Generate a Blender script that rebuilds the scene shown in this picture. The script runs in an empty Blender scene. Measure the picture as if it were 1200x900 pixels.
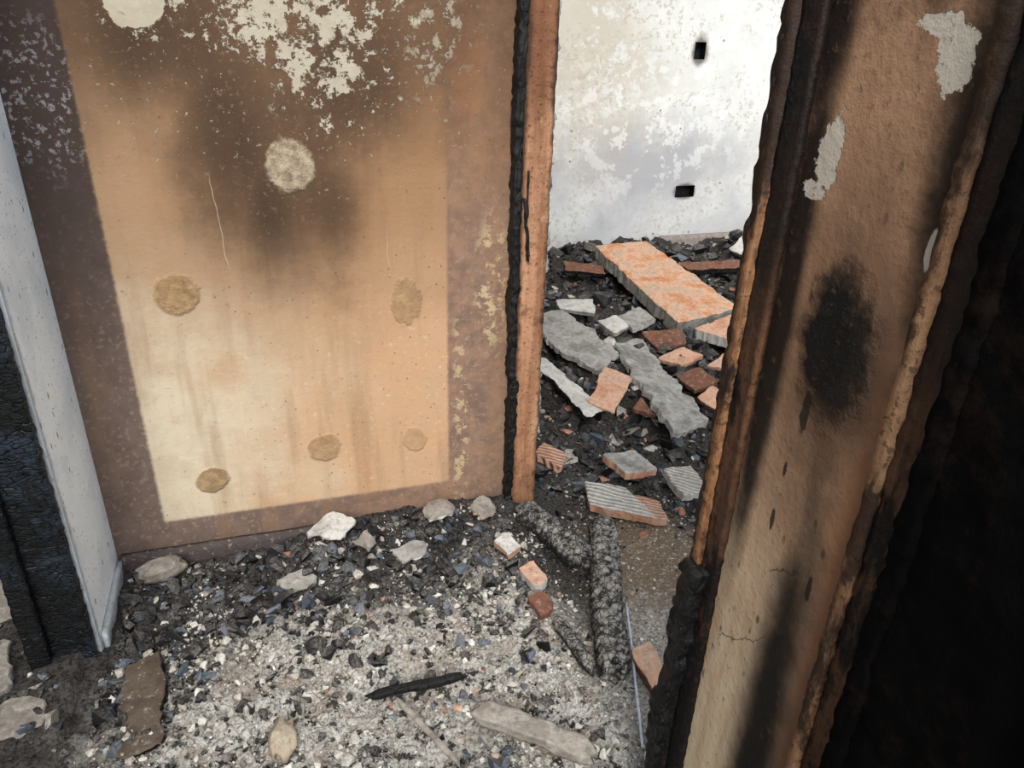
import bpy, bmesh, math, random
from mathutils import Vector, Matrix, noise as mn
random.seed(7)
sc=bpy.context.scene
sc.view_settings.view_transform='Standard'
sc.view_settings.look='None'

def s2l(c):
    c/=255.0
    return c/12.92 if c<=0.04045 else ((c+0.055)/1.055)**2.4
def C(r,g,b): return (s2l(r),s2l(g),s2l(b),1)

# ------------------------------------------------------------ node helper
class NB:
    def __init__(s,name,rough=.85,spec=.3):
        s.mat=bpy.data.materials.new(name); s.mat.use_nodes=True
        s.nt=s.mat.node_tree; s.bsdf=s.nt.nodes['Principled BSDF']
        s.bsdf.inputs['Roughness'].default_value=rough
        s.bsdf.inputs['Specular IOR Level'].default_value=spec
        s.geo=s.nt.nodes.new('ShaderNodeNewGeometry')
        s.P=s.geo.outputs['Position']
        sp=s.nt.nodes.new('ShaderNodeSeparateXYZ'); s.nt.links.new(s.P,sp.inputs[0])
        s.x,s.y,s.z=sp.outputs
        s.rnd=s.geo.outputs['Random Per Island']
    def nz(s):
        sp=s.nt.nodes.new('ShaderNodeSeparateXYZ'); s.nt.links.new(s.geo.outputs['Normal'],sp.inputs[0]); return sp.outputs[2]
    def setv(s,inp,v):
        if isinstance(v,bpy.types.NodeSocket): s.nt.links.new(v,inp)
        else: inp.default_value=v
    def m(s,op,a,b=None,c=None):
        n=s.nt.nodes.new('ShaderNodeMath'); n.operation=op
        s.setv(n.inputs[0],a)
        if b is not None: s.setv(n.inputs[1],b)
        if c is not None: s.setv(n.inputs[2],c)
        return n.outputs[0]
    def add(s,a,b): return s.m('ADD',a,b)
    def sub(s,a,b): return s.m('SUBTRACT',a,b)
    def mul(s,a,b): return s.m('MULTIPLY',a,b)
    def mx(s,*a):
        r=a[0]
        for k in a[1:]: r=s.m('MAXIMUM',r,k)
        return r
    def sm(s,v,lo,hi,o0=0.,o1=1.):
        n=s.nt.nodes.new('ShaderNodeMapRange'); n.interpolation_type='SMOOTHSTEP'
        s.setv(n.inputs[0],v); n.inputs[1].default_value=lo; n.inputs[2].default_value=hi
        n.inputs[3].default_value=o0; n.inputs[4].default_value=o1
        return n.outputs[0]
    def noise(s,scale,detail=4,rough=.55,vec=None,dist=0.):
        n=s.nt.nodes.new('ShaderNodeTexNoise'); n.inputs['Scale'].default_value=scale
        n.inputs['Detail'].default_value=detail; n.inputs['Roughness'].default_value=rough
        n.inputs['Distortion'].default_value=dist
        s.nt.links.new(vec or s.P,n.inputs['Vector']); return n.outputs[0]
    def vor(s,scale,feature='F1',vec=None,out='Distance'):
        n=s.nt.nodes.new('ShaderNodeTexVoronoi'); n.feature=feature
        n.inputs['Scale'].default_value=scale; s.nt.links.new(vec or s.P,n.inputs['Vector'])
        return n.outputs[out]
    def stretch(s,sx,sy,sz):
        n=s.nt.nodes.new('ShaderNodeMapping'); n.inputs['Scale'].default_value=(sx,sy,sz)
        s.nt.links.new(s.P,n.inputs[0]); return n.outputs[0]
    def mix(s,f,a,b,mode='MIX'):
        n=s.nt.nodes.new('ShaderNodeMix'); n.data_type='RGBA'; n.blend_type=mode
        s.setv(n.inputs[0],f); s.setv(n.inputs[6],a); s.setv(n.inputs[7],b); return n.outputs[2]
    def ell(s,u,v,cu,cv,ru,rv,inner=.8,outer=1.2,warp=0.,w=None):
        du=s.mul(s.sub(u,cu),1/ru); dv=s.mul(s.sub(v,cv),1/rv)
        d=s.m('SQRT',s.add(s.mul(du,du),s.mul(dv,dv)))
        if w is not None: d=s.add(d,s.mul(s.sub(w,.5),warp))
        return s.sm(d,outer,inner)
    def band(s,v,a,b,soft):
        return s.mul(s.sm(v,a-soft,a+soft),s.sm(v,b+soft,b-soft))
    def ramp(s,v,stops,interp='LINEAR'):
        n=s.nt.nodes.new('ShaderNodeValToRGB'); n.color_ramp.interpolation=interp
        e=n.color_ramp.elements
        while len(e)<len(stops): e.new(.5)
        for k,(p,c) in enumerate(stops): e[k].position=p; e[k].color=c
        s.setv(n.inputs[0],v); return n.outputs[0]
    def out(s,col,bump=None,dist=.003,strength=1.,rough=None):
        s.setv(s.bsdf.inputs['Base Color'],col)
        if rough is not None: s.setv(s.bsdf.inputs['Roughness'],rough)
        if bump is not None:
            n=s.nt.nodes.new('ShaderNodeBump'); n.inputs['Distance'].default_value=dist
            n.inputs['Strength'].default_value=strength
            s.setv(n.inputs['Height'],bump); s.nt.links.new(n.outputs[0],s.bsdf.inputs['Normal'])
        return s.mat

# ------------------------------------------------------------ materials
def mat_wall_back():
    b=NB('sooted_panel_wall',.8,.2); u,v=b.x,b.z
    n1=b.noise(5,4); n2=b.noise(18,6,.65); n3=b.noise(75,5,.7); n4=b.noise(9,6,.75)
    e=b.mul(b.sub(n3,.5),.012); uj=b.add(u,e); vj=b.add(v,e)
    pan=b.mul(b.mul(b.sm(uj,-.378,-.366),b.sm(uj,.449,.437)),b.sm(vj,.147,.160))
    t=b.add(u,b.mul(b.sub(n1,.5),.8))
    panc=b.mix(b.sm(t,-.35,.25),C(208,193,168),C(198,158,122))
    panc=b.mix(b.mul(b.sm(n4,.42,.68),.5),panc,C(186,160,130))
    panc=b.mix(b.mul(b.sm(n3,.40,.34),.4),panc,C(222,208,184))
    panc=b.mix(b.sm(b.add(v,b.mul(b.sub(n1,.5),.5)),.50,1.05,0,.85),panc,C(158,122,90))
    bord=b.mix(b.sm(u,-.3,.4),C(120,102,92),C(150,118,98))
    bord=b.mix(b.mul(b.sm(n2,.35,.65),.6),bord,C(98,82,75))
    bord=b.mix(b.mul(b.sm(n3,.55,.66),.6),bord,C(172,148,128))
    bord=b.mix(b.mul(b.sm(v,.12,.03),.6),bord,C(78,66,62))
    rb=b.mul(b.sm(u,.45,.47),b.sm(b.noise(34,6,.7),.52,.56)); rb=b.mul(rb,b.mx(b.ell(u,v,.57,.78,.06,.24,.5,1.2,.8,n1),b.mul(b.ell(u,v,.47,.38,.05,.35,.5,1.2,.8,n1),.8)))
    bord=b.mix(rb,bord,C(190,168,132))
    og=b.ell(u,v,.49,1.36,.05,.14,.4,1.3,1.2,n2); bord=b.mix(b.mul(og,.75),bord,C(176,118,84))
    col=b.mix(pan,bord,panc)
    st=b.noise(14,4,.6,b.stretch(1,1,.10))
    col=b.mix(b.mul(b.sm(st,.48,.70),.4),col,C(146,112,82))
    wn=b.add(b.mul(n1,.5),b.mul(st,.5))
    halo=b.mx(b.ell(u,v,.03,1.52,.48,.92,.35,1.15,1.2,wn),b.ell(u,v,.45,1.6,.5,.76,.4,1.1,1.2,wn),b.ell(u,v,-.3,1.6,.34,.60,.3,1.1,1.1,wn))
    col=b.mix(b.mul(halo,.62),col,C(136,99,68))
    s1=b.ell(u,v,.03,1.54,.31,.72,.45,1.15,1.2,wn)
    s2=b.ell(u,v,.40,1.64,.48,.52,.40,1.15,1.1,wn)
    s3=b.ell(u,v,-.26,1.60,.34,.46,.30,1.15,1.1,wn)
    soot=b.mx(s1,b.mul(s2,.85),s3)
    col=b.mix(b.mul(soot,b.sm(n4,.25,.65,.62,.95)),col,C(82,62,48))
    dk=b.mx(b.ell(u,v,-.10,1.14,.14,.30,.1,1.2,1.4,n4),b.ell(u,v,.0,.99,.13,.22,.0,1.2,1.4,n4),b.ell(u,v,.15,1.0,.10,.26,.0,1.2,1.4,n4),b.ell(u,v,.24,1.30,.14,.22,.1,1.2,1.4,n4),b.ell(u,v,-.20,1.38,.17,.2,.1,1.2,1.4,n4))
    col=b.mix(b.mul(dk,.68),col,C(52,39,31))
    col=b.mix(b.mul(b.mul(b.sm(n3,.42,.36),soot),.5),col,C(132,104,80))
    lb=b.mul(b.sm(uj,-.366,-.378),b.sm(b.add(v,b.mul(b.sub(n1,.5),.3)),.45,1.15,0,.85)); col=b.mix(lb,col,C(60,50,48))
    lw=b.mul(b.mul(b.sm(u,-.36,-.38),b.sm(n3,.55,.59)),b.ell(u,v,-.45,1.28,.12,.18,.4,1.2,.6,n1))
    col=b.mix(b.mul(lw,.8),col,C(150,146,148))
    pk=b.noise(30,7,.75)
    reg=b.mx(b.ell(u,v,.05,1.50,.34,.16,.1,1.2,1.0,n1),b.ell(u,v,.17,1.38,.16,.20,.1,1.2,.9,n1))
    thr=b.add(pk,b.mul(reg,.12)); peel=b.mul(b.sm(thr,.590,.61),b.sm(reg,.02,.10))
    rg2=b.ell(u,v,.42,1.45,.12,.22,.2,1.2,.8,n1)
    peel=b.mx(peel,b.ell(u,v,-.225,1.475,.065,.06,.95,1.0,.9,n2),b.mul(b.mul(b.sm(b.add(pk,b.mul(rg2,.06)),.57,.60),rg2),.6))
    pk3=b.sm(b.noise(60,5,.7),.61,.63)
    peel=b.mx(peel,b.mul(b.mul(pk3,b.ell(u,v,0.1,1.28,.6,.30,.3,1.2)),.7))
    col=b.mix(b.mul(peel,.9),col,b.mix(n2,C(156,144,122),C(210,200,180)))
    col=b.mix(b.mul(b.sm(n3,.63,.67),.45),col,C(104,78,58))
    vs=b.sm(b.vor(38),.13,.06); vs=b.mul(vs,b.sm(b.noise(7,2),.46,.58)); col=b.mix(b.mul(vs,.65),col,C(84,62,46))
    dabs=None; wd=b.add(b.mul(n4,.5),b.mul(n2,.5))
    for cu,cv,ru,rv,k0,wp in [(.06,1.12,.058,.064,.9,1.0),(-.24,.82,.054,.056,.85,.6),(.33,.76,.042,.066,.6,1.3),(.08,.33,.048,.044,.65,.9),(.34,.32,.034,.042,.45,1.4),(-.23,.27,.044,.040,.85,.9)]:
        k=b.mul(b.ell(u,v,cu,cv,ru,rv,.86,1.06,wp,wd),k0)
        dabs=k if dabs is None else b.mx(dabs,k)
    dn=b.noise(45,6,.75)
    dns=b.sm(dn,.30,.70)
    dc=b.mix(b.sm(v,.9,1.1),b.mix(dns,C(134,104,72),C(184,150,108)),b.mix(dns,C(124,104,84),C(204,186,158)))
    col=b.mix(dabs,col,dc)
    w1=b.add(u,b.mul(b.sub(b.noise(8,3),.5),.03))
    for cu,a,c,k in [(-.115,.88,1.10,.3),(.28,.83,.95,.2),(-.16,.35,.55,.25)]:
        ln=b.mul(b.band(b.add(w1,b.mul(v,.06)),cu+.06-.001,cu+.06+.001,.0008),b.band(v,a,c,.02))
        col=b.mix(b.mul(ln,k),col,C(226,214,190))
    bump=b.add(b.mul(peel,-.6),b.add(b.mul(n2,.7),b.add(b.mul(b.mul(dabs,dn),3.),b.mul(n3,.4))))
    return b.out(col,bump,.004,.8)

def mat_far_wall():
    b=NB('bare_plaster_far_wall',.8,.2); u,v=b.x,b.z
    n1=b.noise(2.6,6,.65); n2=b.noise(9,6,.7); n3=b.noise(40,5,.7)
    col=b.mix(n2,C(200,200,198),C(240,240,236))
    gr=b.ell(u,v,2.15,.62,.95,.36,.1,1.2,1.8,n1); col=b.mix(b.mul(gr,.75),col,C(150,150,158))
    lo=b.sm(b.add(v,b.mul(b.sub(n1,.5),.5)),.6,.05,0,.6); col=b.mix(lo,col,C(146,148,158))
    bg=b.mul(b.ell(u,v,1.75,1.25,.65,.75,.1,1.2,1.6,n1),b.sm(n2,.36,.48)); col=b.mix(b.mul(bg,.7),col,C(182,170,148))
    be=b.mul(b.sm(n3,.53,.59),b.sm(n1,.46,.56)); col=b.mix(b.mul(be,.55),col,C(170,160,144))
    wh=b.mul(b.sm(n2,.54,.57),b.ell(u,v,2.2,.9,.8,.5,.3,1.2)); col=b.mix(b.mul(wh,.55),col,C(232,232,230))
    cn=b.mul(b.sm(u,2.6,3.1),b.sm(v,.3,.05)); col=b.mix(b.mul(cn,.7),col,C(150,120,96))
    h1=b.ell(u,v,2.42,1.26,.06,.085,.6,1.2,.8,n2); h2=b.ell(u,v,2.44,.47,.08,.05,.7,1.2,.8,n2)
    col=b.mix(b.mul(b.mx(h1,h2),.85),col,C(84,70,60))
    pt=b.sm(b.vor(9),.08,.05); pt=b.mul(pt,b.sm(b.noise(3,2),.48,.53)); col=b.mix(b.mul(pt,.7),col,C(80,72,66))
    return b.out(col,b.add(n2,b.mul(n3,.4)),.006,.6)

def mat_wall_right():
    b=NB('scorched_plaster',.6,.25); u,v=b.y,b.z
    n1=b.noise(6,5); n2=b.noise(20,6,.65); n3=b.noise(80,5,.7)
    st=b.noise(18,5,.6,b.stretch(1,1,.2)); wn=b.add(b.mul(n2,.4),b.mul(st,.6))
    col=b.mix(b.sm(v,.40,1.15),C(206,184,154),C(172,132,102))
    col=b.mix(b.mul(b.sm(st,.4,.65),.5),col,C(146,108,80))
    col=b.mix(b.mul(b.sm(n2,.5,.7),.35),col,C(196,158,126))
    rd=b.mul(b.sm(u,.66,.60),b.sm(v,1.35,.9)); col=b.mix(b.mul(rd,.85),col,C(136,88,58))
    bk=C(12,9,8); br=C(60,40,30)
    brm=b.mx(b.ell(u,v,.70,1.1,.13,.34,.1,1.2,1.,wn),b.sm(b.add(v,b.mul(b.sub(n2,.5),.4)),1.36,1.58,0,.8),b.ell(u,v,.655,.42,.085,.66,.2,1.2,1.,wn),b.ell(u,v,.59,1.42,.08,.34,.2,1.2,1.2,wn))
    col=b.mix(b.mul(brm,.75),col,br)
    k1=b.ell(u,v,.808,1.12,.036,.46,.45,1.2,1.,wn)
    k2=b.ell(u,v,.665,.42,.050,.62,.35,1.25,1.2,wn)
    k3=b.ell(u,v,.640,1.12,.05,.12,.2,1.25,.9,n2)
    k4=b.ell(u,v,.585,1.38,.05,.24,.3,1.2,1.2,n2)
    k_shade=b.ell(u,v,.812,1.56,.040,.28,.4,1.2,1.,wn)  # shadow line beside the casing top, painted into the plaster colour
    k6=b.ell(u,v,.695,1.13,.072,.108,.55,1.15,1.3,n2)
    k7=b.mul(b.sm(b.add(v,b.mul(b.sub(n2,.5),.5)),1.52,1.66),.8)
    col=b.mix(b.mul(b.mx(k1,k2,b.mul(k3,.6),b.mul(k4,.9),k_shade,k6,k7),.97),col,bk)
    hole=b.ell(u,v,.708,1.13,.042,.068,.85,1.05,1.6,n2)
    hb=b.noise(50,5,.8); col=b.mix(hole,col,b.mix(b.sm(hb,.52,.7),C(2,2,2),C(40,33,30)))
    for cu,cv,ru,rv in [(.722,1.02,.010,.045),(.735,.93,.006,.02),(.738,.84,.005,.02),(.64,.80,.005,.02)]:
        drip=b.ell(u,v,cu,cv,ru,rv,.7,1.0,2.2,n2); col=b.mix(b.mul(drip,.9),col,C(30,23,19))
    wn4=b.add(b.mul(n2,.7),b.mul(n3,.3))
    pl=b.mx(b.ell(u,v,.778,1.345,.020,.048,.90,1.,2.2,wn4),b.ell(u,v,.792,1.30,.024,.012,.90,1.,1.9,wn4),b.ell(u,v,.632,1.46,.022,.030,.9,1.,3.,wn4),b.ell(u,v,.66,1.49,.03,.012,.9,1.,2.4,wn4),b.ell(u,v,.598,1.28,.007,.025,.8,1,1.6,n2))
    col=b.mix(b.mul(pl,.95),col,C(186,175,158))
    vsp=b.mul(b.sm(b.vor(30,vec=b.stretch(1,1,.5)),.16,.07),b.sm(n1,.43,.58)); col=b.mix(b.mul(vsp,.7),col,C(56,40,30))
    col=b.mix(b.mul(b.sm(n3,.60,.66),.5),col,C(90,64,46))
    for a,c,vv in [(.70,.80,.60),(.665,.72,.73)]:
        ln=b.mul(b.band(b.add(b.add(v,b.mul(u,.9)),b.mul(b.sub(n2,.5),.10)),vv+.675,vv+.679,.0015),b.band(u,a,c,.01)); col=b.mix(b.mul(ln,.8),col,C(40,32,28))
    col=b.mix(b.sm(u,.545,.50),col,bk)
    bump=b.add(b.mul(pl,-.8),b.add(b.mul(n2,.8),b.add(b.mul(b.mul(b.mx(k6,hole),hb),4.),b.mul(n3,.4))))
    return b.out(col,bump,.004,.7)

def mat_stub():
    b=NB('white_plaster_stub',.6,.3); v=b.z
    n2=b.noise(28,6,.7); n3=b.noise(90,5,.7); n1=b.noise(6,3)
    col=b.mix(n2,C(226,232,236),C(250,252,252))
    col=b.mix(b.sm(v,1.25,1.5,0,.8),col,C(60,54,52))
    fl=b.mul(b.sm(n3,.61,.66),.9); col=b.mix(fl,col,C(60,54,52))
    vs=b.mul(b.sm(b.vor(26,vec=b.stretch(1,1,.4)),.12,.07),.9); col=b.mix(vs,col,C(40,36,36))
    ed=b.sm(b.add(b.y,b.mul(b.sub(n2,.5),.04)),1.655,1.635); col=b.mix(b.mul(ed,.6),col,C(80,84,90))
    col=b.mix(b.mul(b.sm(n1,.45,.65),.35),col,C(186,198,208))
    return b.out(col,n2,.004,.7)

def mat_char(name,tint=C(14,13,13),hi=C(60,60,62),scale=26,amt=.35,rough=.5,st=(1,1,.45),cb=1.,dist=.005,dust=0.,dcol=C(150,144,136),spec=.35):
    b=NB(name,rough,spec); vec=b.stretch(*st)
    d=b.vor(scale,'DISTANCE_TO_EDGE',vec); n=b.noise(45,6,.75); n2=b.noise(7,4)
    cell=b.sm(d,0.,.10)
    col=b.mix(b.mul(b.sm(b.mul(n,n2),.22,.42),amt),tint,hi)
    if dust: col=b.mix(b.mul(b.mul(b.sm(b.nz(),.0,.8),b.sm(n,.40,.58)),dust),col,dcol)
    col=b.mix(b.sm(cell,.4,0.,0,.8),col,C(5,5,5))
    return b.out(col,b.add(b.mul(cell,cb),b.mul(n,1.2)),dist,1.)

def mat_post():
    b=NB('scorched_orange_timber',.7,.2)
    g=b.noise(24,6,.65,b.stretch(1,1,.08)); n=b.noise(12,6,.7); n3=b.noise(90,4,.7)
    col=b.mix(b.sm(g,.3,.7),C(138,94,66),C(196,146,112))
    col=b.mix(b.sm(b.add(b.z,b.mul(b.sub(n,.5),.4)),1.05,1.45,0,.8),col,C(114,72,48))
    col=b.mix(b.mul(b.sm(n,.53,.64),.65),col,C(104,70,52))
    col=b.mix(b.mul(b.sm(n,.40,.32),.5),col,C(208,166,134))
    ed=b.mx(b.sm(b.add(b.x,b.mul(b.sub(n,.5),.04)),.652,.637),b.sm(b.add(b.x,b.mul(b.sub(n,.5),.04)),.701,.716))
    col=b.mix(b.mul(ed,.85),col,C(50,35,28))
    col=b.mix(b.mul(b.sm(n3,.58,.62),.65),col,C(60,42,32))
    lo=b.mul(b.sm(b.z,.25,.05),b.sm(n,.3,.6)); col=b.mix(b.mul(lo,.6),col,C(110,80,60))
    return b.out(col,b.add(g,b.add(n,b.mul(n3,.6))),.005,.9)

def mat_casing(name,light,dark,blk,y0,ztop,toc):
    b=NB(name,.65,.25); g=b.noise(26,6,.65,b.stretch(1,1,.06)); n=b.noise(9,6,.7,b.stretch(1,1,.35)); n3=b.noise(70,5,.7)
    col=b.mix(b.sm(g,.3,.7),dark,light)
    col=b.mix(b.sm(n,.46,.55),col,blk)
    col=b.mix(b.mul(b.sm(b.add(b.z,b.mul(b.sub(n,.5),.5)),ztop-.15,ztop+.15),.92),col,toc)
    col=b.mix(b.sm(b.add(b.z,b.mul(b.sub(n3,.5),.3)),y0,y0-.1),col,C(14,12,11))
    col=b.mix(b.mul(b.sm(n3,.54,.60),.65),col,C(46,31,23))
    return b.out(col,b.add(g,b.add(n3,n)),.004,.8)

def mat_rubble(name,stops,rough=.8,bumpd=.002,dust=.5,dcol=C(150,144,136)):
    b=NB(name,rough,.25); col=b.ramp(b.rnd,stops); n=b.noise(150,4,.75); nn=b.noise(9,4,.6)
    col=b.mix(b.sm(n,.45,.7,0,.5),col,C(38,34,31))
    amt=b.mul(b.sm(nn,.36,.56),dust)
    amt=b.mul(amt,b.sm(b.nz(),.0,.8)); col=b.mix(b.mul(amt,b.sm(n,.64,.38)),col,dcol)
    return b.out(col,n,bumpd,1.)

def mat_slab(name,a,c,soot=.4,ridged=None,rough=.85):
    b=NB(name,rough,.2); n=b.noise(10,5,.6); n3=b.noise(60,5,.7)
    col=b.mix(b.sm(n,.3,.7),a,c); col=b.mix(b.mul(b.sm(n,.50,.62),soot),col,C(56,48,43))
    col=b.mix(b.mul(b.sm(n3,.52,.66),.45),col,C(90,80,72)); col=b.mix(b.mul(b.sm(n3,.45,.35),.25),col,C(208,202,194)); h=b.add(n,n3)
    if ridged:
        w=b.m('SINE',b.mul(b.add(b.mul(b.x,ridged[0]),b.mul(b.y,ridged[1])),ridged[2]))
        col=b.mix(b.sm(w,-.2,-.9,0,.45),col,C(80,70,62)); h=b.add(h,w)
    return b.out(col,h,.005,.9)

def mat_floor():
    b=NB('ash_and_mud_floor',.85,.3); n1=b.noise(3.5,4,.6); n2=b.noise(26,6,.7); n3=b.noise(110,5,.75); n0=b.noise(9,4,.6)
    ns=b.sm(n3,.34,.60)
    dark=b.mix(ns,C(16,15,15),C(78,73,69)); ash=b.mix(ns,C(116,110,103),C(222,217,208))
    ash=b.mix(b.mul(b.sm(n0,.50,.62),.5),ash,C(152,130,108))
    am=b.mx(b.ell(b.x,b.y,.08,1.32,.58,.38,.4,1.2,1.,n1),b.ell(b.x,b.y,.50,1.30,.22,.42,.4,1.2,.8,n1))
    col=b.mix(b.mul(am,b.sm(n2,.40,.46)),dark,ash)
    wet=b.ell(b.x,b.y,.98,1.50,.26,.42,.5,1.1,.9,n2)
    mud=b.mix(n2,C(92,74,58),C(148,126,104)); mud=b.mix(b.mul(b.sm(n3,.54,.62),.8),mud,C(200,190,174))
    col=b.mix(wet,col,mud)
    dry=b.ell(b.x,b.y,.82,1.2,.2,.3,.4,1.2,.8,n2); col=b.mix(b.mul(dry,.8),col,b.mix(ns,C(94,86,78),C(210,202,192)))
    rg=b.mix(wet,(.85,)*3+(1,),(.3,)*3+(1,))
    return b.out(col,b.add(b.mul(n3,1.),n2),.010,1.,rough=rg)

# ------------------------------------------------------------ mesh helpers
def link(ob,parent=None):
    bpy.context.collection.objects.link(ob)
    if parent: ob.parent=parent
    return ob
def mesh_ob(name,vs,fs,mats,mi=None,smooth=False,parent=None,origin=True):
    vs=[Vector(v) for v in vs]; c=Vector((0,0,0))
    if origin and not parent:
        xs=[v.x for v in vs];ys=[v.y for v in vs];zs=[v.z for v in vs]
        c=Vector(((min(xs)+max(xs))/2,(min(ys)+max(ys))/2,min(zs)))
    me=bpy.data.meshes.new(name); me.from_pydata([v-c for v in vs],[],fs)
    for m_ in mats: me.materials.append(m_)
    if mi: me.polygons.foreach_set('material_index',mi)
    if smooth: me.polygons.foreach_set('use_smooth',[True]*len(fs))
    me.update(); ob=bpy.data.objects.new(name,me); ob.location=c
    return link(ob,parent)
def empty(name):
    e=bpy.data.objects.new(name,None); e.empty_display_size=.1; return link(e)
def box(name,x0,x1,y0,y1,z0,z1,mat,parent=None):
    vs=[(x,y,z) for x in (x0,x1) for y in (y0,y1) for z in (z0,z1)]
    fs=[(0,1,3,2),(4,6,7,5),(0,4,5,1),(2,3,7,6),(0,2,6,4),(1,5,7,3)]
    return mesh_ob(name,vs,fs,[mat],parent=parent,origin=False)
def gridbox(L,W,Hh,step):
    vs=[];fs=[];idx={}
    def vid(p):
        k=tuple(round(a,5) for a in p)
        if k not in idx: idx[k]=len(vs); vs.append(Vector(p))
        return idx[k]
    dims=(L,W,Hh); n=[max(1,round(d/step)) for d in dims]
    for ax in range(3):
        a,b=[i for i in range(3) if i!=ax]
        for side in (0,1):
            for i in range(n[a]):
                for j in range(n[b]):
                    q=[]
                    for di,dj in ((0,0),(1,0),(1,1),(0,1)):
                        p=[0,0,0]; p[ax]=dims[ax]*(side-.5); p[a]=dims[a]*((i+di)/n[a]-.5); p[b]=dims[b]*((j+dj)/n[b]-.5)
                        q.append(vid(p))
                    if (side==1)==(ax==1): q.reverse()
                    fs.append(tuple(q))
    return vs,fs
def rbox(name,x0,x1,y0,y1,z0,z1,mat,step=.012,amp=.006,freq=30,parent=None,taper=None,smooth=True,clampz=True,low=1.):
    vs,fs=gridbox(x1-x0,y1-y0,z1-z0,step); c=Vector(((x0+x1)/2,(y0+y1)/2,(z0+z1)/2)); o=[]
    for v in vs:
        p=v+c
        d=mn.noise_vector(p*freq)*amp+mn.noise_vector(p*freq*.25)*amp*1.2*low
        if clampz and abs(v.z)>(z1-z0)/2-1e-4: d.z=0
        p=p+d
        if taper: p=taper(p)
        o.append(p)
    return mesh_ob(name,o,fs,[mat],smooth=smooth,parent=parent)
def beam(name,p0,p1,w,h,mat,roll=0,step=.01,amp=.006,parent=None,rnd=0.,rib=0.):
    p0=Vector(p0);p1=Vector(p1);d=p1-p0;L=d.length
    vs,fs=gridbox(L,w,h,step)
    q=d.to_track_quat('X','Z').to_matrix()@Matrix.Rotation(roll,3,'X'); c=(p0+p1)/2; o=[]
    for v in vs:
        a=v.y/(w/2); b_=v.z/(h/2); l=math.hypot(a,b_)
        if l>1e-5:
            k=max(abs(a),abs(b_))/l; k=1+(k-1)*rnd
        else: k=1
        n=mn.noise(Vector((v.x*25,v.y*30,v.z*30))+c*7); n2=mn.noise(Vector((v.x*80,v.y*50,v.z*50))+c*3)
        s=k*(1+n*amp*14+n2*amp*6)
        if rib: s*=1-rib*max(0,math.sin(v.x*230+3*mn.noise(Vector((v.x*9,a*1.5,b_*1.5)))))**3
        e=max(0,1-(L/2-abs(v.x))/.025)*.35
        s*=(1-e)
        xx=v.x+mn.noise(Vector((v.y*40,v.z*40,c.x*9)))*.02*(1 if abs(abs(v.x)-L/2)<1e-4 else 0)
        vv=Vector((xx,v.y*s+mn.noise(Vector((v.x*7,1,c.y*5)))*amp*1.2,v.z*s))
        o.append(q@vv+c)
    return mesh_ob(name,o,fs,[mat],smooth=True,parent=parent)
def slab(name,pts,th,top,side=None,jit=.006,seg=.012,bend=0.):
    pts=[Vector(p) for p in pts]; ring=[]; rr=random.Random(int(abs(pts[0].x*1000+pts[0].y*333)))
    n=len(pts); sd=rr.uniform(0,50)
    for i in range(n):
        a,b=pts[i],pts[(i+1)%n]; k=max(3,int((b-a).length/seg)); d=(b-a).normalized(); pr=Vector((-d.y,d.x,0))
        for j in range(k):
            t=j/k; p=a.lerp(b,t)
            off=mn.noise(p*14+Vector((sd,0,0)))*jit*1.6+mn.noise(p*50+Vector((0,sd,0)))*jit*.8
            if j==0: p=p+((a+b)/2-a).normalized()*jit*.8
            p=p+pr*off
            ring.append(p)
    nrm=(pts[1]-pts[0]).cross(pts[2]-pts[0]).normalized()
    if nrm.z<0: nrm=-nrm; ring.reverse()
    c=sum(ring,Vector())/len(ring); m=len(ring); vs=[]; fs=[]; mi=[]
    levels=[1.,.96,.66,.33]
    for l in levels:
        for p in ring:
            q=c.lerp(p,l); dz=mn.noise(q*16)*.006+mn.noise(q*60)*.002
            if l==1.: dz-=.003
            vs.append(q+nrm*(dz+bend*(1-l*l)))
    vs.append(c+nrm*(bend+.001))
    for li in range(len(levels)-1):
        for i in range(m):
            fs.append((li*m+i,li*m+(i+1)%m,(li+1)*m+(i+1)%m,(li+1)*m+i)); mi.append(0)
    ci=len(levels)*m; b0=(len(levels)-1)*m
    for i in range(m): fs.append((b0+i,b0+(i+1)%m,ci)); mi.append(0)
    base=len(vs)
    for p in ring: vs.append(c.lerp(p,.97)-nrm*th+Vector((rr.uniform(-1,1),rr.uniform(-1,1),0))*jit*.4)
    for i in range(m): fs.append((base+i,base+(i+1)%m,(i+1)%m,i)); mi.append(1)
    vs.append(c-nrm*th); cb=len(vs)-1
    for i in range(m): fs.append((base+(i+1)%m,base+i,cb)); mi.append(1)
    return mesh_ob(name,vs,fs,[top,side or top],mi)

def sstep(a,b,x):
    t=max(0,min(1,(x-a)/(b-a))); return t*t*(3-2*t)
def gh(x,y):
    p=Vector((x,y,0)); n=mn.noise(p*5)*.5+mn.noise(p*14)*.4+mn.noise(p*34)*.3
    h=.012
    if x<.68 and x>-.55:
        h+= .060*sstep(1.62,1.93,y)*sstep(-.25,.2,x)+.04*math.exp(-((x-.0)**2/.1+(y-1.4)**2/.06))
        h+= n*.042+abs(mn.noise(p*62))*.014
        h*= sstep(.9,.6,x) if x>.6 else 1
    if x>=.62:
        k=sstep(1.95,2.7,y)+.6*sstep(1.3,1.9,x)*sstep(1.6,2.2,y)
        h+= min(1,k)*(.095+n*.14)+ n*.008
        h+= .05*sstep(3.1,4.1,y)
    if x<=-.55: h+= .03+n*.04
    return max(.001,h)

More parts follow.
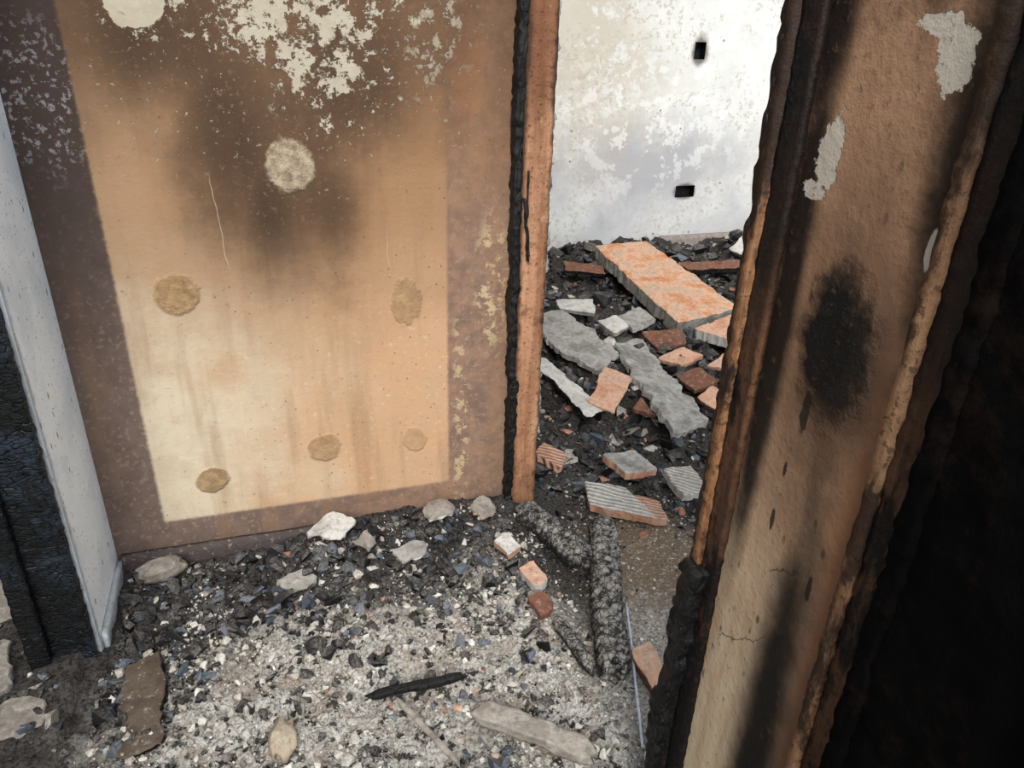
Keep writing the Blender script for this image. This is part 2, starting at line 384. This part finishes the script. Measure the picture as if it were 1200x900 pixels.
TPL=[]
for k in range(36):
    bm=bmesh.new()
    for i in range(random.choice((8,10,13,16))):
        v=Vector((random.gauss(0,1),random.gauss(0,1),random.gauss(0,1))).normalized()*random.uniform(.75,1.)
        bm.verts.new(v)
    r=bmesh.ops.convex_hull(bm,input=bm.verts)
    bmesh.ops.delete(bm,geom=[g for g in r['geom_interior'] if isinstance(g,bmesh.types.BMVert)],context='VERTS')
    bm.verts.index_update(); TPL.append(([v.co.copy() for v in bm.verts],[tuple(v.index for v in f.verts) for f in bm.faces])); bm.free()
RV=[];RF=[];RM=[]
def scatter(mi_,jobs):
    for N,(x0,x1,y0,y1),(s0,s1),flat,dens in jobs:
        c=0;tries=0
        while c<N and tries<N*8:
            tries+=1; x=random.uniform(x0,x1); y=random.uniform(y0,y1)
            if random.random()>dens(x,y): continue
            if (.60<x<.78 and y>1.86) or (y>1.92 and -.7<x<.72) or (.59<x<.80 and y<.94) or (-.68<x<-.48 and 1.58<y) or y>4.08: continue
            c+=1
            s=s0*(s1/s0)**(random.random()**1.8)
            fl_=random.uniform(*flat)
            T,Fc=random.choice(TPL)
            M=Matrix.Rotation(random.uniform(0,6.28),3,'Z')@Matrix.Rotation(random.gauss(0,.35),3,'X')@Matrix.Rotation(random.gauss(0,.35),3,'Y')@Matrix.Diagonal((s,s*random.uniform(.5,1),s*fl_))
            o=Vector((x,y,gh(x,y)+s*fl_*random.uniform(-.1,.6))); b=len(RV)
            RV.extend([M@v+o for v in T]); RF.extend([tuple(i+b for i in f) for f in Fc]); RM.extend([mi_]*len(Fc))

# ------------------------------------------------------------ room shell
mw1=mat_wall_back(); mfw=mat_far_wall(); mw2=mat_wall_right(); mst=mat_stub(); mfl=mat_floor()
mch=mat_char('charred_timber',amt=.3,cb=.4)
mchb=mat_char('charred_frame_bluish',C(6,7,8),C(60,74,90),55,.5,.5,(.6,.6,1.8),.8,.004)
mpost=mat_post()
plainp=mat_slab('sooted_plaster_plain',C(150,138,124),C(190,180,165),.5)
HT=2.45
box('wall_back',-.66,.64,1.95,2.07,0,HT,mw1)
box('wall_left',-.65,-.51,1.63,1.95,0,HT,mst)
box('wall_left.001',-.65,-.51,2.07,3.6,0,HT,plainp)
box('wall_right',.64,.76,-.9,.89,0,HT,mw2)
box('wall_right.001',.64,.72,2.07,4.19,0,HT,plainp)
box('wall_left_room_back',-2.4,-.65,3.6,3.7,0,HT,plainp)
box('wall_left_room_side',-2.5,-2.4,0,3.7,0,HT,plainp)
holes=[(2.385,2.455,1.215,1.305),(2.375,2.505,.435,.505)]
X=[.64,2.375,2.385,2.455,2.505,3.7]; Zs=[0,.435,.505,1.215,1.305,HT]; vs=[];fs=[];mi=[]
def quad(a,b,c,d,m_=0):
    k=len(vs); vs.extend([a,b,c,d]); fs.append((k,k+1,k+2,k+3)); mi.append(m_)
yf=4.19
for i in range(5):
    for j in range(5):
        cx=(X[i]+X[i+1])/2; cz=(Zs[j]+Zs[j+1])/2
        if any(a<cx<b and c<cz<d for a,b,c,d in holes): continue
        quad((X[i],yf,Zs[j]),(X[i+1],yf,Zs[j]),(X[i+1],yf,Zs[j+1]),(X[i],yf,Zs[j+1]))
for a,b_,c,d in holes:
    q=yf+.06
    quad((a,q,c),(b_,q,c),(b_,q,d),(a,q,d),1); quad((a,yf,c),(b_,yf,c),(b_,q,c),(a,q,c),1); quad((a,yf,d),(a,q,d),(b_,q,d),(b_,yf,d),1)
    quad((a,yf,c),(a,q,c),(a,q,d),(a,yf,d),1); quad((b_,yf,c),(b_,yf,d),(b_,q,d),(b_,q,c),1)
quad((.64,yf+.12,0),(.64,yf+.12,HT),(3.7,yf+.12,HT),(3.7,yf+.12,0))
quad((.64,yf,HT),(3.7,yf,HT),(3.7,yf+.12,HT),(.64,yf+.12,HT))
mesh_ob('wall_far',vs,fs,[mfw,mch],mi,origin=False)
pm=mat_slab('pale_plaster',C(214,210,202),C(238,236,230),.15)
box('wall_far_side',3.6,3.72,2.9,4.19,0,HT,pm)
mbb=mat_slab('sooted_skirting',C(66,58,58),C(92,80,78),.5)
rbox('baseboard_back',-.50,.60,1.932,1.95,0,.068,mbb,.02,.002,20,clampz=False)
rbox('baseboard_left',-.51,-.497,1.645,1.930,0,.06,mat_slab('pale_skirting',C(150,160,170),C(190,196,200),.5),.02,.002,20)
mb2=mat_slab('grey_skirting',C(130,120,114),C(160,150,144),.3)
rbox('baseboard_far',2.3,3.58,4.165,4.19,0,.20,mb2,.03,.003,12)

def axis(lo,hi,f0,f1,fine,coarse):
    r=[];t=lo
    while t<hi:
        r.append(t); t+= fine if f0<=t<f1 else coarse
    r.append(hi); return r
xs=axis(-2.5,3.7,-.8,1.6,.007,.025); ys=axis(-.9,4.3,.85,2.4,.007,.025); vs=[];fs=[]
for y in ys:
    for x in xs: vs.append((x,y,gh(x,y)))
nxx=len(xs)
for j in range(len(ys)-1):
    for i in range(nxx-1):
        a=j*nxx+i; fs.append((a,a+1,a+nxx+1,a+nxx))
mesh_ob('floor',vs,fs,[mfl],smooth=True,origin=False)

# ------------------------------------------------------------ door frames
df=empty('door_frame')
rbox('orange_jamb',.636,.714,1.912,1.95,0,HT,mpost,.010,.0035,40,df,low=.5)
rbox('charred_edge',.614,.634,1.908,1.95,.0,HT,mch,.007,.006,60,df,taper=lambda p:Vector((p.x+(.006 if p.z<.5 else 0),p.y,p.z)))
rbox('charred_backing',.640,.712,1.95,2.07,0,HT,mch,.03,.004,20,df)
mfr=mat_slab('flaked_plaster_edge',C(120,112,108),C(200,196,190),.5)
rbox('flaked_edge',.712,.720,1.925,1.95,.3,HT,mfr,.007,.008,80,df)
rbox('splinter',.648,.654,1.900,1.912,.86,1.03,mch,.008,.004,40,df,taper=lambda p:Vector((p.x+(p.z-.95)*-.08,p.y,p.z)))
rbox('splinter_small',.650,.654,1.903,1.912,.98,1.10,mch,.008,.003,40,df)

dl=empty('door_frame.001')
rbox('charred_post',-.652,-.518,1.608,1.630,0,HT,mchb,.009,.004,60,dl,low=.4)
rbox('charred_stop',-.655,-.61,1.588,1.61,0,HT,mchb,.010,.004,60,dl,low=.4)

dr=empty('door_frame.002')
mcas=mat_casing('scorched_casing',C(172,124,88),C(116,78,50),C(36,26,21),.60,1.28,C(50,36,28))
mcas1=mat_casing('scorched_casing_fillet',C(112,76,50),C(66,45,32),C(18,14,12),.60,1.08,C(16,13,11))
mcas2=mat_casing('scorched_casing_strip',C(178,138,104),C(120,84,56),C(60,42,31),.1,1.34,C(50,36,27))
rbox('casing_outer',.622,.640,.868,.888,0,HT,mcas,.009,.003,70,dr,low=.15)
rbox('charred_rim',.624,.645,.886,.897,0,HT,mch,.008,.0045,60,dr,low=.5)
rbox('casing_inner',.630,.640,.826,.870,0,HT,mcas1,.009,.0025,70,dr,low=.15)
rbox('jamb_lining',.645,.765,.885,.896,.0,HT,mcas,.02,.003,20,dr)
rbox('charred_lower_post',.610,.70,.872,.915,0,.66,mch,.009,.010,44,dr,taper=lambda p:Vector((p.x,p.y-.025*sstep(.30,.66,p.z),p.z)))
rbox('strip_bead',.628,.642,.566,.586,0,HT,mcas2,.009,.003,70,dr,low=.2)
rbox('strip_board',.634,.642,.530,.568,0,HT,mcas1,.009,.003,70,dr,low=.2)
nf=empty('door_frame.003')
mblk=mat_char('charred_black',C(3,3,3),C(30,20,15),10,.5,.9,(1,1,.2),.15,.003,spec=.06)
rbox('charred_near_post',.615,.66,.30,.515,0,HT,mblk,.012,.004,30,nf)
rbox('charred_near_edge',.608,.63,.488,.515,0,HT,mblk,.009,.005,60,nf,low=.5)
rbox('charred_near_panel',.605,.66,-.6,.31,0,HT,mblk,.03,.005,12,nf)

# ------------------------------------------------------------ rubble
m_ch=mat_rubble('charcoal_bits',[(0,C(8,8,9)),(.5,C(24,23,25)),(.8,C(44,44,48)),(.95,C(74,84,98)),(1,C(110,118,128))],.5,.002,.55,C(138,132,125))
m_as=mat_rubble('ash_bits',[(0,C(118,110,102)),(.35,C(156,149,140)),(.7,C(190,184,174)),(.90,C(216,211,202)),(.95,C(240,236,228)),(1,C(160,136,112))],.9,.003,.7,C(204,198,189))
m_br=mat_rubble('brick_bits',[(0,C(130,86,66)),(.5,C(194,136,108)),(.8,C(100,66,52)),(1,C(212,172,146))],.85,.002,.6,C(158,148,138))
def d_char(x,y): return min(1,.10+.9*sstep(1.45,1.75,y)+.6*sstep(-.1,-.42,x)+ .7*mn.noise(Vector((x*7,y*7,3))))
def d_ash(x,y): return min(1,max(.05,.70-.55*sstep(1.5,1.8,y)-.25*sstep(-.25,-.48,x)+1.2*mn.noise(Vector((x*6,y*6,9)))))
def d_far(x,y):
    w=math.exp(-(((x-1.0)/.22)**2+((y-1.45)/.35)**2)); return max(.04,1-1.3*w)*(1 if y>1.4 else .5)
one=lambda x,y:1
scatter(0,[(3600,(-.50,.66,.9,1.93),(.004,.014),(.4,.9),d_char),(650,(-.5,.6,1.3,1.93),(.014,.038),(.3,.8),d_char),(150,(-.48,.6,.95,1.5),(.012,.034),(.3,.8),one),
  (5600,(.72,3.0,1.2,4.1),(.008,.034),(.4,.9),d_far),(950,(.74,3.0,1.9,4.05),(.03,.08),(.35,.85),d_far),(900,(.64,1.3,1.0,2.2),(.004,.012),(.4,.9),d_far),(900,(-1.5,-.5,.9,3.2),(.006,.03),(.3,.9),one)])
scatter(1,[(7500,(-.50,.68,.88,1.93),(.002,.006),(.4,.9),d_ash),(2000,(-.50,.68,.88,1.90),(.006,.017),(.5,1.),d_ash),(170,(-.45,.62,.95,1.9),(.014,.028),(.3,.7),one),
  (1400,(.72,3.0,1.2,4.1),(.006,.026),(.25,.8),d_far),(170,(.78,2.9,1.9,4.0),(.03,.075),(.12,.35),d_far),(2000,(.64,1.4,.95,1.9),(.002,.009),(.4,.8),one),(300,(-1.5,-.5,.9,3.2),(.006,.03),(.2,.8),one)])
scatter(2,[(70,(-.1,.6,1.2,1.9),(.006,.016),(.3,.8),one),(320,(.75,2.6,1.6,3.8),(.01,.035),(.25,.7),d_far),(80,(.9,2.7,1.9,3.9),(.03,.055),(.15,.4),d_far)])
mesh_ob('rubble_pile',RV,RF,[m_ch,m_as,m_br],RM,origin=False)

mw=mat_slab('pale_plaster_slab',C(170,165,159),C(220,216,209),.35)
mg=mat_slab('ashy_board',C(116,112,107),C(188,184,178),.45)
mo=mat_slab('orange_tile',C(180,128,100),C(218,178,152),.25)
mo2=mat_slab('burnt_orange_board',C(182,120,80),C(216,184,158),.3)
mdr=mat_slab('dark_red_tile',C(92,60,48),C(140,94,72),.45)
mrw=mat_slab('ridged_hollow_brick',C(186,178,170),C(220,214,206),.3,(.6,.8,420))
mro=mat_slab('ridged_orange_brick',C(188,138,112),C(216,178,154),.3,(.5,.85,420))
mbw=mat_slab('brown_wood',C(72,61,52),C(112,97,84),.6)
mdp=mat_slab('dirty_plaster',C(104,97,89),C(170,161,151),.5)

slab('fallen_board',[(1.68,3.77,.30),(2.01,3.80,.30),(2.11,2.97,.20),(1.72,2.86,.20)],.07,mo2,mg,.008)
slab('fallen_board',[(1.79,2.83,.18),(2.24,3.02,.19),(1.95,2.62,.17)],.05,mo,mw,.006)
slab('fallen_board',[(2.12,3.62,.22),(2.5,3.6,.22),(2.48,3.5,.21),(2.14,3.52,.21)],.03,mdr,mch,.006)
slab('fallen_board',[(1.48,3.72,.24),(1.66,3.60,.24),(1.64,3.5,.23),(1.45,3.6,.23)],.02,mdr,mch,.006)
slab('plaster_slab',[(1.15,3.14,.19),(1.27,3.14,.21),(1.35,2.66,.18),(1.20,2.56,.16),(1.06,2.84,.19)],.03,mg,mw,.016)
slab('plaster_slab',[(1.35,2.75,.19),(1.49,2.77,.19),(1.46,2.13,.13),(1.30,2.07,.13)],.03,mg,mw,.016)
slab('plaster_slab',[(.96,2.68,.18),(1.03,2.72,.17),(1.12,2.30,.13),(1.03,2.23,.15)],.02,mw,mch,.008)
slab('plaster_slab',[(1.13,3.6,.19),(1.24,3.64,.21),(1.26,3.48,.20),(1.14,3.44,.19)],.03,mw)
slab('plaster_slab',[(1.28,3.28,.20),(1.45,3.22,.21),(1.40,3.06,.20),(1.26,3.16,.20)],.02,mw,mg)
slab('plaster_slab',[(1.50,3.05,.18),(1.64,3.1,.20),(1.66,2.95,.19),(1.52,2.90,.17)],.02,mg,mw)
slab('plaster_slab',[(1.37,2.97,.20),(1.47,3.0,.21),(1.49,2.88,.20),(1.40,2.84,.19)],.02,mw,mg)
slab('plaster_slab',[(2.55,3.8,.22),(2.70,3.85,.30),(2.74,3.68,.27),(2.58,3.66,.21)],.02,mw,mg)
slab('roof_tile_fragment',[(1.07,2.34,.15),(1.21,2.52,.20),(1.28,2.42,.19),(1.14,2.25,.14)],.015,mo)
slab('roof_tile_fragment',[(1.23,2.28,.13),(1.29,2.34,.15),(1.30,2.22,.12)],.02,mdr)
slab('roof_tile_fragment',[(1.52,2.83,.19),(1.70,2.80,.20),(1.68,2.70,.17),(1.54,2.70,.16)],.02,mdr)
slab('roof_tile_fragment',[(1.50,2.62,.16),(1.64,2.66,.18),(1.70,2.58,.17),(1.56,2.52,.16)],.02,mo)
slab('roof_tile_fragment',[(1.50,2.46,.15),(1.62,2.48,.17),(1.64,2.36,.16),(1.52,2.34,.14)],.02,mdr)
slab('roof_tile_fragment',[(1.66,2.50,.16),(1.78,2.54,.20),(1.78,2.40,.17)],.02,mo)
slab('roof_tile_fragment',[(1.50,2.28,.14),(1.58,2.32,.17),(1.62,2.22,.15),(1.54,2.18,.13)],.02,mo,mdr)
slab('roof_tile_fragment',[(1.62,2.32,.16),(1.72,2.36,.20),(1.74,2.24,.17),(1.66,2.20,.15)],.02,mo2,mdr)
slab('hollow_brick_fragment',[(.79,2.13,.09),(.84,2.19,.10),(.90,2.10,.09),(.85,2.04,.08)],.03,mro)
slab('hollow_brick_fragment',[(.90,1.95,.08),(1.02,1.88,.08),(1.06,1.72,.06),(.88,1.84,.06)],.035,mrw,mo)
slab('hollow_brick_fragment',[(1.04,1.87,.05),(1.11,1.82,.05),(1.10,1.72,.05),(1.05,1.74,.05)],.03,mro,mo)
slab('hollow_brick_fragment',[(1.0,2.04,.11),(1.12,2.04,.11),(1.16,1.92,.10),(1.04,1.92,.10)],.03,mg,mo)
slab('hollow_brick_fragment',[(1.17,1.92,.10),(1.28,1.92,.10),(1.28,1.80,.08),(1.18,1.78,.08)],.03,mrw,mw)
slab('brick_fragment',[(.75,1.26,.045),(.81,1.27,.05),(.80,1.15,.04),(.75,1.13,.04)],.035,mo,mdr)
slab('brick_fragment',[(.56,1.60,.07),(.61,1.62,.075),(.63,1.54,.07),(.59,1.52,.065)],.03,mo,mw)
slab('brick_fragment',[(.55,1.49,.06),(.60,1.50,.065),(.61,1.44,.06),(.57,1.42,.055)],.025,mdr)
slab('brick_fragment',[(.52,1.72,.08),(.57,1.74,.09),(.60,1.68,.08),(.55,1.65,.075)],.025,mw,mo)

mcl=mat_char('ashy_charred_log',C(36,33,32),C(150,144,138),48,.7,.85,(1,1,1),.5,.006,.75,C(166,160,152))
beam('charred_log',(.875,1.74,.065),(.672,1.19,.055),.088,.085,mcl,0,.005,.006,rnd=.9,rib=.24)
beam('charred_log',(.655,1.87,.065),(.765,1.585,.06),.085,.075,mcl,.2,.005,.006,rnd=.9,rib=.24)
beam('charred_log',(.605,1.40,.05),(.635,1.22,.045),.04,.035,mcl,.2,.005,.006,rnd=.8,rib=.15)
mpl=mat_slab('pale_burnt_stick',C(120,112,104),C(190,180,168),.5)
beam('burnt_stick',(.16,1.25,.06),(.26,1.06,.05),.014,.012,mpl,0,.005,.004,rnd=.8)
beam('burnt_stick',(.10,1.275,.065),(.32,1.27,.07),.022,.018,mch,0,.005,.012,rnd=.6)
beam('burnt_stick',(.32,1.17,.06),(.54,1.0,.06),.052,.028,mpl,0,.006,.013)
mmet=mat_slab('pale_metal_bead',C(160,170,182),C(200,208,216),.2,None,.4)
beam('metal_corner_bead',(.820,1.43,.028),(.66,1.0,.03),.006,.005,mmet,0,.012,.002)
slab('burnt_board',[(-.37,1.58,.045),(-.34,1.30,.045),(-.43,1.28,.035),(-.45,1.55,.035)],.03,mbw,mch,.010)
slab('plaster_flake',[(.00,1.86,.10),(.08,1.91,.14),(.15,1.88,.12),(.10,1.80,.10)],.012,mw,mw,.012,bend=.012)
slab('plaster_flake',[(.12,1.80,.09),(.17,1.83,.12),(.20,1.79,.10),(.17,1.75,.09)],.012,mdp,mw,.012,bend=.008)
slab('plaster_flake',[(-.10,1.74,.05),(-.02,1.78,.06),(.02,1.72,.05),(-.06,1.69,.05)],.012,mg,mw,.012)
slab('plaster_flake',[(.34,1.88,.12),(.42,1.90,.13),(.44,1.84,.12),(.36,1.82,.11)],.012,mdp,mw,.012,bend=.01)
slab('plaster_flake',[(.48,1.86,.12),(.55,1.88,.13),(.56,1.81,.11),(.50,1.79,.11)],.012,mdp,mo,.012)
slab('plaster_flake',[(.22,1.73,.10),(.31,1.75,.11),(.33,1.70,.10),(.24,1.67,.09)],.012,mg,mw,.012)
beam('plaster_roll',(-.44,1.86,.05),(-.34,1.895,.055),.06,.055,mdp,.3,.006,.012,rnd=.6)
beam('plaster_chunk',(-.10,1.19,.03),(-.09,1.25,.07),.055,.06,mat_slab('beige_plaster',C(140,126,108),C(190,174,152),.4),.3,.006,.014,rnd=.2)
for q in [[(-.92,2.16,.07),(-.74,2.22,.08),(-.70,2.04,.07),(-.86,1.98,.07)],[(-.84,1.92,.07),(-.70,1.94,.07),(-.70,1.78,.06),(-.80,1.74,.06)],
          [(-.84,1.68,.05),(-.72,1.70,.05),(-.68,1.54,.05),(-.78,1.50,.05)],[(-.74,1.46,.05),(-.62,1.50,.05),(-.58,1.40,.05),(-.68,1.34,.05)]]:
    slab('plaster_slab',q,.03,mdp,mg,.012)

# ------------------------------------------------------------ light
w=bpy.data.worlds.new('sky'); sc.world=w; w.use_nodes=True
bg=w.node_tree.nodes['Background']; bg.inputs[0].default_value=(.82,.91,1,1); bg.inputs[1].default_value=.85
s=bpy.data.lights.new('sun','SUN'); s.energy=3.3; s.angle=math.radians(30); s.color=(1,.97,.92)
so=bpy.data.objects.new('sun',s); link(so); so.rotation_euler=Vector((.20,.74,-.66)).to_track_quat('-Z','Y').to_euler()
def area(name,loc,to,sx,sy,e,col):
    l=bpy.data.lights.new(name,'AREA'); l.shape='RECTANGLE'; l.size=sx; l.size_y=sy; l.energy=e; l.color=col
    o=bpy.data.objects.new(name,l); o.location=loc; o.rotation_euler=(Vector(to)-Vector(loc)).to_track_quat('-Z','Y').to_euler(); link(o)
area('far_room_window_light',(3.5,2.0,1.7),(2.3,4.1,.7),1.0,1.2,12,(1,.98,.95))
area('hallway_fill_light',(.40,.1,2.35),(-.4,1.6,.2),.5,.5,13,(.95,.98,1))  # added fill lamp out of view, brightens the white stub, back wall and near floor

cam=bpy.data.cameras.new('camera'); cam.sensor_width=36; cam.lens=27.03; cam.clip_start=.02
co=bpy.data.objects.new('camera',cam); link(co)
M=Matrix(((.9546,.1070,-.2781,0),(-.2963,.4380,-.8487,0),(.0310,.8926,.4498,1.5),(0,0,0,1)))
co.matrix_world=M
sc.camera=co
